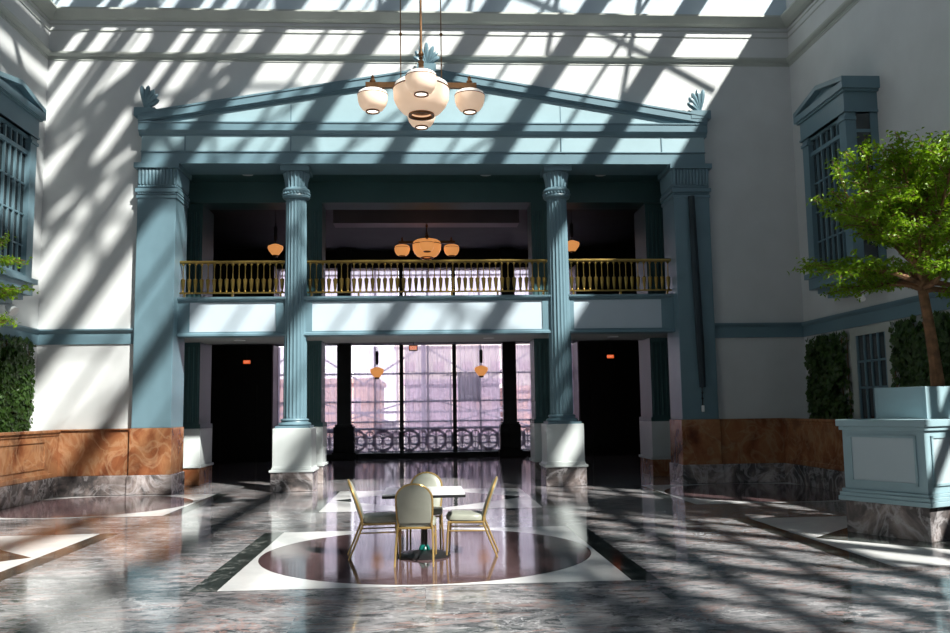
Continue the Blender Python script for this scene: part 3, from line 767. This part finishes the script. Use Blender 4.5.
# ------------------------------------------------------------------ plants
def leaf(mb_v, mb_f, p, size, rng):
    d = Vector((rng.gauss(0, 1), rng.gauss(0, 1), rng.gauss(-.25, .45))).normalized()
    s = d.cross(Vector((rng.gauss(0, .5), rng.gauss(0, .5), 1))).normalized(); up = s.cross(d)
    L = size * rng.uniform(.7, 1.25); W_ = L * .27
    b = len(mb_v)
    mb_v += [p, p + d * L * .5 + s * W_ + up * .008, p + d * L, p + d * L * .5 - s * W_ + up * .008]
    mb_f += [(b, b + 1, b + 2), (b, b + 2, b + 3)]
def build_tree(seed, loc, label):
    rng = random.Random(seed)
    t = thing('potted_tree', label, 'tree', loc)
    tr = MB(); base = Vector((0, 0, 0))
    tp = [Vector((.02, 0, 0)), Vector((.0, 0, .35)), Vector((-.05, .0, .8)), Vector((-.10, .02, 1.25)), Vector((-.12, .0, 1.6)), Vector((-.08, .0, 2.0))]
    tr.tube(tp, [.095, .078, .07, .065, .055, .03], 10)
    tr.build('trunk', 'bark', t, smooth=True, world=False)
    br = MB(); lv = []; lf = []
    def spray(p0, d, L, dens):
        n = max(3, int(L / .05)); p = p0.copy(); pts = [p0.copy()]
        for i in range(n):
            d = (d + Vector((rng.gauss(0, .12), rng.gauss(0, .12), rng.gauss(-.01, .07)))).normalized(); p = p + d * (L / n); pts.append(p.copy())
            for q in range(dens):
                leaf(lv, lf, p + Vector((rng.gauss(0, .045), rng.gauss(0, .045), rng.gauss(0, .02))), .068, rng)
        br.tube(pts, [.006] * len(pts), 4)
    nb = 40
    for k in range(nb):
        h = 1.18 + .80 * (k / nb)
        p = Vector((-.10, 0, h)); az = k * 2.4 + rng.uniform(-.3, .3)
        up0 = .12 + 1.05 * (k / nb) ** 1.1 + rng.uniform(-.2, .2)
        L = (.90 + .60 * math.sin(PI * min(1, k / nb * 1.1))) * rng.uniform(.9, 1.05)
        d = Vector((math.cos(az) * math.cos(up0), math.sin(az) * math.cos(up0), math.sin(up0)))
        n = 12; pts = [p.copy()]; rad = [.035]
        for i in range(n):
            u = (i + 1) / n
            d = (d + Vector((rng.gauss(0, .12), rng.gauss(0, .12), rng.gauss(0, .08) - .05 * u * (1.2 if k < 8 else .6)))).normalized(); p = p + d * (L / n); pts.append(p.copy()); rad.append(.035 * (1 - u) + .008)
            if u > .28:
                for s_ in (-1, 1):
                    if rng.random() < .95:
                        sd = Vector((-d.y, d.x, 0)).normalized() * s_ * rng.uniform(.5, 1) + d * .6 + Vector((0, 0, rng.uniform(-.12, .22)))
                        spray(p, sd.normalized(), rng.uniform(.30, .60) * (1.15 - .45 * u), 6)
        spray(p, d, .30, 7)
        br.tube(pts, rad, 6)
    br.build('branches', 'bark', t, smooth=True, world=False)
    f = MB(); f.add(lv, lf); f.build('foliage', 'leaf', t, world=False, fixn=False)
    return t
def planter(cx, cy, rz, label):
    t = thing('tree_planter', label, 'planter', (cx, cy, 0), rz=rz)
    a, b = .595, .80
    def bb(m, e, z0, z1): m.box(-b - e, b + e, -a - e, a + e, z0, z1)
    m = MB(); bb(m, -.015, 0, .41); m.build('marble_base', 'gmarble', t, world=False, bevel=.01)
    m = MB(); bb(m, .045, .41, .47); bb(m, .03, .47, .52); bb(m, .01, .52, .56); bb(m, -.02, .56, 1.33); bb(m, .01, 1.31, 1.36); bb(m, .035, 1.36, 1.445)
    m.build('body', 'teal_pale', t, world=False, bevel=.008)
    m = MB()
    for s_ in (-1, 1):
        y = s_ * (a - .02); 
        m.box(-b + .16, b - .16, y, y + s_ * .004, .68, 1.22)
        x = s_ * (b - .02); m.box(x, x + s_ * .004, -a + .16, a - .16, .68, 1.22)
    m.build('inset_panel', 'panel_grey', t, world=False)
    m = MB()
    for s_ in (-1, 1):
        y = s_ * (a - .02)
        for (p, q, r, u) in ((-b + .13, b - .13, .65, .68), (-b + .13, b - .13, 1.22, 1.25), (-b + .13, -b + .16, .65, 1.25), (b - .16, b - .13, .65, 1.25)): m.box(p, q, y - .005, y + s_ * .018, r, u)
        x = s_ * (b - .02)
        for (p, q, r, u) in ((-a + .13, a - .13, .65, .68), (-a + .13, a - .13, 1.22, 1.25), (-a + .13, -a + .16, .65, 1.25), (a - .16, a - .13, .65, 1.25)): m.box(x - .005, x + s_ * .018, p, q, r, u)
    m.build('panel_moulding', 'teal_pale', t, world=False)
    m = MB(); k = .36; c = .56
    e = -.37; f2 = .72; m.box(e, f2, -k, -k + .04, 1.445, 1.85); m.box(e, f2, k - .04, k, 1.445, 1.85); m.box(e, e + .04, -k + .04, k - .04, 1.445, 1.85); m.box(f2 - .04, f2, -k + .04, k - .04, 1.445, 1.85)
    m.build('upper_box', 'teal_pale', t, world=False, bevel=.005)
    MB().box(e + .04, f2 - .04, -k + .04, k - .04, 1.445, 1.80).build('soil', 'soil', t, world=False)
PR = math.atan2(-.9, .437)   # direction of the face that runs away from the camera, see below
planter(6.42, 11.0, math.atan2(.437, .9), 'pale teal tree planter on a dark marble base, cut by the picture edge')
TREE = build_tree(3, (6.78, 11.15, 1.80), 'small bright green tree with layered leaves growing in the pale teal planter')
planter(-6.46, 10.75, math.atan2(-.437, -.9), 'matching tree planter just beyond the sunlit edge of the view')
TREE.scale = (.97, .97, 1.13)
T2 = dup(TREE, (-6.12, 10.8, 1.74), 'tree whose leaf tips reach in below the sunlit oriel window', rz=2.2)

def ivy(xw, d, y0, y1, z0, z1, label, n, seed):
    rng = random.Random(seed); lv = []; lf = []
    for _ in range(n):
        y = rng.uniform(y0, y1); z = rng.uniform(z0, z1)
        edge = min(y - y0, y1 - y, z1 - z) ; 
        if edge < .22 * (1 + math.sin(y * 9) * math.sin(z * 7 + y * 3)) and rng.random() < .8: continue
        th = .12 + .14 * (math.sin(y * 4.1 + seed) * math.sin(z * 3.3 + 1) * .5 + .5) * min(1, edge * 4)
        p = Vector((xw + d * (th * rng.uniform(.25, 1.)), y, z))
        b = len(lv); s = rng.uniform(.035, .065)
        nrm = Vector((d, rng.gauss(0, .5), rng.gauss(.25, .4))).normalized(); u = nrm.cross(Vector((0, rng.gauss(0, .3), 1))).normalized(); v = nrm.cross(u)
        lv += [p + v * s, p + u * s * .9 + v * .1 * s, p - v * s + nrm * .01, p - u * s * .9 + v * .1 * s]; lf += [(b, b + 1, b + 2, b + 3)]
    t = thing('ivy_panel', label, 'ivy', (xw + d * .1, (y0 + y1) / 2, z0))
    m = MB(); m.add(lv, lf); m.build('foliage', 'ivy', t, fixn=False)
    m = MB()
    for k in range(9):
        y = y0 + .1 + (y1 - y0 - .2) * k / 8; m.tube([(xw + d * .03, y, z0), (xw + d * .04, y + .1 * math.sin(k), (z0 + z1) / 2), (xw + d * .03, y, z1 - .1)], .012, 5)
    m.build('stems', 'bark', t)
T2.scale = (.86, .86, .80)
ivy(XR, -1, 16.62, 18.45, 1.25, 3.08, 'dark ivy panel on the shaded side wall, between window and corner', 5200, 1)
ivy(XR, -1, 12.6, 15.0, 1.25, 3.1, 'dark ivy panel behind the tree trunk on the shaded side wall', 6500, 2)
ivy(XL, 1, 16.62, 18.35, 1.25, 3.2, 'ivy panel on the sunlit side wall beside the corner', 5200, 3)
ivy(XL, 1, 13.0, 15.0, 1.25, 3.2, 'ivy panel below the sunlit oriel window, past the picture edge', 3000, 4)

# ------------------------------------------------------------------ table and chairs
t = thing('cafe_table', 'square pedestal table with white top and dark edge among the four chairs', 'table', (-.01, 10.12, 0))
m = MB(); m.box(-.45, .45, -.44, .44, .718, .738); m.build('table_top', 'tabletop', t, world=False, bevel=.004)
m = MB(); m.box(-.458, .458, -.448, .448, .69, .718); m.build('edge_band', 'black', t, world=False, bevel=.004)
MB().tube([(0, 0, .06), (0, 0, .69)], .038, 14).build('pedestal', 'black', t, smooth=True, world=False)
m = MB(); m.lathe([(.30, 0), (.30, .018), (.27, .035), (.14, .055), (.07, .07), (.05, .075)], 36); m.build('round_base', 'black', t, smooth=True, world=False)
MB().lathe([(.06, .068), (.065, .08), (.055, .11), (.042, .125), (.039, .13)], 20).build('hub_collar', 'teal_plastic', t, smooth=True, world=False)
MB().box(-.25, .25, -.04, .04, .66, .69).build('top_bracket', 'black', t, world=False)

def make_chair(label):
    # local: chair faces +y; seat height .46, back .87
    t = thing('banquet_chair', label, 'chair', (0, 0, 0))
    # seat cushion
    m = MB(); n = 28; layers = [(.395, .92), (.41, 1.), (.445, 1.01), (.465, .96), (.475, .82), (.478, .5)]
    vs = []; fs = []
    for z, k in layers:
        for i in range(n):
            a = 2 * PI * i / n; c, s = math.cos(a), math.sin(a)
            e = 5 if s > 0 else 5
            r = (abs(c) ** e + abs(s) ** e) ** (-1 / e)
            vs.append((c * r * .215 * k, s * r * .215 * k + .02, z + .006 * s))
    L = len(layers)
    for j in range(L - 1):
        for i in range(n): fs.append((j * n + i, j * n + (i + 1) % n, (j + 1) * n + (i + 1) % n, (j + 1) * n + i))
    fs.append(tuple(range(n - 1, -1, -1))); fs.append(tuple(range((L - 1) * n, L * n))); m.add(vs, fs)
    m.build('seat', 'fabric', t, smooth=True, world=False)
    # back outline (x,z) along a plane leaning back
    def by(z): return -.195 - .27 * (z - .42) - .10 * max(0, z - .55)
    out = []
    w0, w1, zt = .178, .195, .865
    out.append((-w0, .43)); out.append((-.190, .52)); out.append((-w1, .62)); out.append((-w1, .70))
    for i in range(1, 12):
        a = PI - PI * i / 12; out.append((w1 * math.cos(a), .70 + (zt - .70) * math.sin(a)))
    out.append((w1, .70)); out.append((w1, .62)); out.append((.190, .52)); out.append((w0, .43))
    f = MB(); f.tube([(x, by(z), z) for x, z in out], .0125, 8); f.build('back_frame', 'gold', t, smooth=True, world=False)
    inn = [(x * .95, z if z < .72 else .70 + (z - .70) * .95) for x, z in out]
    inn = [(x, max(z, .44)) for x, z in inn]
    k = len(inn); p = MB()
    rings = []
    for off, sc in ((-.024, .93), (-.018, 1.), (.016, 1.), (.028, .93), (.034, .7)):
        cz = .65
        rings.append([(x * sc, by(cz + (z - cz) * sc) + off, cz + (z - cz) * sc) for x, z in inn])
    vs = [v for r in rings for v in r]; fs = []
    for j in range(len(rings) - 1):
        for i in range(k): fs.append((j * k + i, j * k + (i + 1) % k, (j + 1) * k + (i + 1) % k, (j + 1) * k + i))
    fs.append(tuple(range(k))); fs.append(tuple(range((len(rings) - 1) * k, len(rings) * k)))
    p.add(vs, fs); p.build('backrest', 'fabric', t, smooth=True, world=False)
    for s_ in (-1, 1):
        MB().tube([(s_ * w0, by(.44), .44), (s_ * .19, -.195, .37), (s_ * .20, -.27, .18), (s_ * .205, -.345, 0)], [.013, .0135, .0125, .011], 8).build('leg', 'gold', t, smooth=True, world=False)
        MB().tube([(s_ * .195, .20, .39), (s_ * .198, .215, .2), (s_ * .20, .225, 0)], [.013, .0125, .0105], 8).build('leg', 'gold', t, smooth=True, world=False)
        MB().tube([(s_ * .197, -.235, .29), (s_ * .197, .208, .29)], .009, 6).build('stretcher', 'gold', t, world=False)
    m = MB(); 
    fr_ = [(-.195, -.19), (.195, -.19), (.195, .205), (-.195, .205), (-.195, -.19)]
    m.tube([(x, y, .385) for x, y in fr_], .013, 8); m.build('seat_frame', 'gold', t, world=False)
    return t
ch = make_chair('banquet chair seen from behind, nearest of the four, its arched back toward us')
ch.location = (-.095, 9.76, 0); ch.rotation_euler.z = math.radians(-4)
dup(ch, (.0, 10.78, 0), 'banquet chair beyond the table, only its arched back showing above the top', rz=math.radians(176))
dup(ch, (-.525, 10.18, 0), 'banquet chair in side view, on the sunlit column side of the table', rz=math.radians(-90 + 6))
dup(ch, (.485, 10.17, 0), 'banquet chair in side view, on the tree planter side of the table', rz=math.radians(90 - 6))
for o in bpy.data.objects:
    if o.name.startswith('banquet_chair'): o['group'] = 'banquet chairs around the pedestal table'

# ------------------------------------------------------------------ street outside
m = MB().box(-60, 60, 31.42, 140, -.4, -.1); struct(m.build('ground', 'asphalt'))
def building(x0, x1, y0, y1, h, mat, label, rows, cols):
    t = thing('building', label, 'building', ((x0 + x1) / 2, (y0 + y1) / 2, -.1))
    m = MB(); m.box(x0, x1, y0, y1, -.1, h); m.box(x0 - .2, x1 + .2, y0 - .2, y1, h, h + .35); m.build('wall', mat, t)
    for j in range(rows):
        for i in range(cols):
            x = x0 + (x1 - x0) * (i + .5) / cols; z = .9 + (h - 1.2) * (j + .5) / rows
            MB().box(x - .55, x + .55, y0 - .05, y0 + .05, z - .5, z + .5).build('window', 'win_far', t)
building(-16, -3.4, 62, 75, 3.6, 'brick', 'low pink building far behind the curtain nearer the sunlit column', 1, 4)
building(-1.2, 5.2, 60, 72, 3.4, 'lilac_stone', 'low lilac building far behind the middle curtain', 1, 3)
building(6.5, 20, 64, 78, 3.0, 'brick', 'low pink building far behind the curtain with the brown sign', 1, 4)
building(-3, 22, 95, 110, 8.5, 'cream', 'pale cream block behind the lilac building', 2, 8)
t = thing('elevated_railway', 'elevated railway frame with crossed bracing seen faintly through the curtains', 'railway', (0, 44, -.1))
for x in (-12, -6.0, 0, 6.0, 12):
    MB().box(x - .12, x + .12, 43.9, 44.1, -.1, 5.6).build('post', 'iron', t)
m = MB()
for x in (-12, -6, 0, 6):
    m.tube([(x, 44, .6), (x + 6, 44, 2.3)], .04, 5); m.tube([(x, 44, 2.3), (x + 6, 44, .6)], .04, 5)
    m.tube([(x, 44, 4.9), (x + 3, 44, 3.0), (x + 6, 44, 4.9)], .05, 5)
m.build('bracing', 'iron', t)
m = MB(); m.box(-14, 14, 43.9, 44.1, 5.3, 5.6); m.box(-14, 14, 43.95, 44.05, 1.5, 1.62); m.build('girder', 'iron', t)
t = thing('hanging_sign', 'brown hanging sign board on a bracket outside the curtain', 'sign', (1.68, 32.3, 2.0))
MB().box(1.27, 2.10, 32.2, 32.3, 1.95, 2.88).build('board', 'brown_sign', t, bevel=.01)
m = MB(); m.tube([(.70, 32.25, 2.92), (2.1, 32.25, 2.92)], .025, 8); m.tube([(1.4, 32.25, 2.92), (1.4, 32.25, 2.86)], .015, 6); m.tube([(1.95, 32.25, 2.92), (1.95, 32.25, 2.86)], .015, 6); m.tube([(1.0, 32.25, 2.92), (1.0, 32.25, -.1)], .03, 8); m.build('bracket', 'black', t)

GR = {'fluted_column': 'fluted columns of the portico', 'square_pier': 'dark square piers behind the columns', 'square_pilaster': 'pilasters at the ends of the portico',
      'recessed_downlight': 'downlights in the portico ceilings', 'pendant_lamp': 'amber pendant lamps', 'sheer_curtain': 'sheer curtains of the window wall', 'brass_balustrade': 'brass balustrades of the balcony',
      'balcony_front': 'bays of the balcony front', 'ivy_panel': 'ivy panels of the side walls', 'exit_sign': 'exit signs', 'dark_column': 'dark columns before the windows', 'oriel_window': 'oriel windows of the side walls',
      'marble_wainscot': 'marble wainscots', 'marble_planter_wall': 'marble planter walls', 'potted_tree': 'potted trees', 'tree_planter': 'tree planters', 'spotlight': 'spotlights under the oriels', 'bowl_chandelier': 'bowl chandeliers'}
for o in bpy.data.objects:
    k = o.name.split('.')[0]
    if o.parent is None and k in GR: o['group'] = GR[k]

# ------------------------------------------------------------------ light
wd = bpy.data.worlds.new('sky'); S.world = wd; wd.use_nodes = True
bg = wd.node_tree.nodes['Background']; 
wt = wd.node_tree; tc = wt.nodes.new('ShaderNodeTexCoord'); sp = wt.nodes.new('ShaderNodeSeparateXYZ'); wt.links.new(tc.outputs['Generated'], sp.inputs[0])
wr = wt.nodes.new('ShaderNodeValToRGB'); wt.links.new(sp.outputs['Z'], wr.inputs[0]); 
mr = wt.nodes.new('ShaderNodeMapRange'); wt.links.new(sp.outputs['Y'], mr.inputs[0]); mr.inputs[1].default_value = .35; mr.inputs[2].default_value = .95; mr.inputs[3].default_value = .22; mr.inputs[4].default_value = 1.5
vm = wt.nodes.new('ShaderNodeVectorMath'); vm.operation = 'SCALE'; wt.links.new(wr.outputs[0], vm.inputs[0]); wt.links.new(mr.outputs[0], vm.inputs['Scale']); wt.links.new(vm.outputs[0], bg.inputs[0])
ee = wr.color_ramp.elements; ee[0].position = .0; ee[0].color = (.95, .88, .98, 1); ee[1].position = .5; ee[1].color = (.10, .15, .20, 1)
e_ = ee.new(.16); e_.color = (.55, .56, .64, 1); bg.inputs[1].default_value = 3.2
ld = bpy.data.lights.new('sun', 'SUN'); ld.energy = 10.6; ld.angle = math.radians(1.3); ld.color = (1., .97, .90)
lo = bpy.data.objects.new('sun', ld); COL.objects.link(lo)
lo.rotation_euler = Vector((-.65, .80, -1.)).to_track_quat('-Z', 'Y').to_euler()
lo.location = (6, -8, 20)

# ------------------------------------------------------------------ camera
Fpx = 868.
c = Vector((-.05831839126, -.10691705, .99255615))
Rm = [(.99818663282, .00860779846, .05957643713), (-.05831839126, -.10691705, .99255615), (-.01491346024, .99423068253, .10622117782)]
# rows: world X, Y, Z expressed in (right, up, forward)
right = Vector((Rm[0][0], Rm[1][0], Rm[2][0])); up = Vector((Rm[0][1], Rm[1][1], Rm[2][1])); fwd = Vector((Rm[0][2], Rm[1][2], Rm[2][2]))
mat = Matrix(((right.x, up.x, -fwd.x, 0), (right.y, up.y, -fwd.y, 0), (right.z, up.z, -fwd.z, 1.65), (0, 0, 0, 1)))
cd = bpy.data.cameras.new('camera'); cam = bpy.data.objects.new('camera', cd); COL.objects.link(cam)
cam.matrix_world = mat; cd.sensor_width = 36.; cd.lens = 36. * Fpx / 950.; cd.clip_end = 400; cd.clip_start = .05
S.camera = cam
S.view_settings.view_transform = 'Standard'; S.view_settings.look = 'None'; S.view_settings.gamma = 1.; S.view_settings.exposure = 0.; S.view_settings.use_curve_mapping = False
S.cycles.use_denoising = True
S.cycles.max_bounces = 10; S.cycles.diffuse_bounces = 5; S.cycles.glossy_bounces = 4; S.cycles.transparent_max_bounces = 12
S.cycles.sample_clamp_indirect = 6.
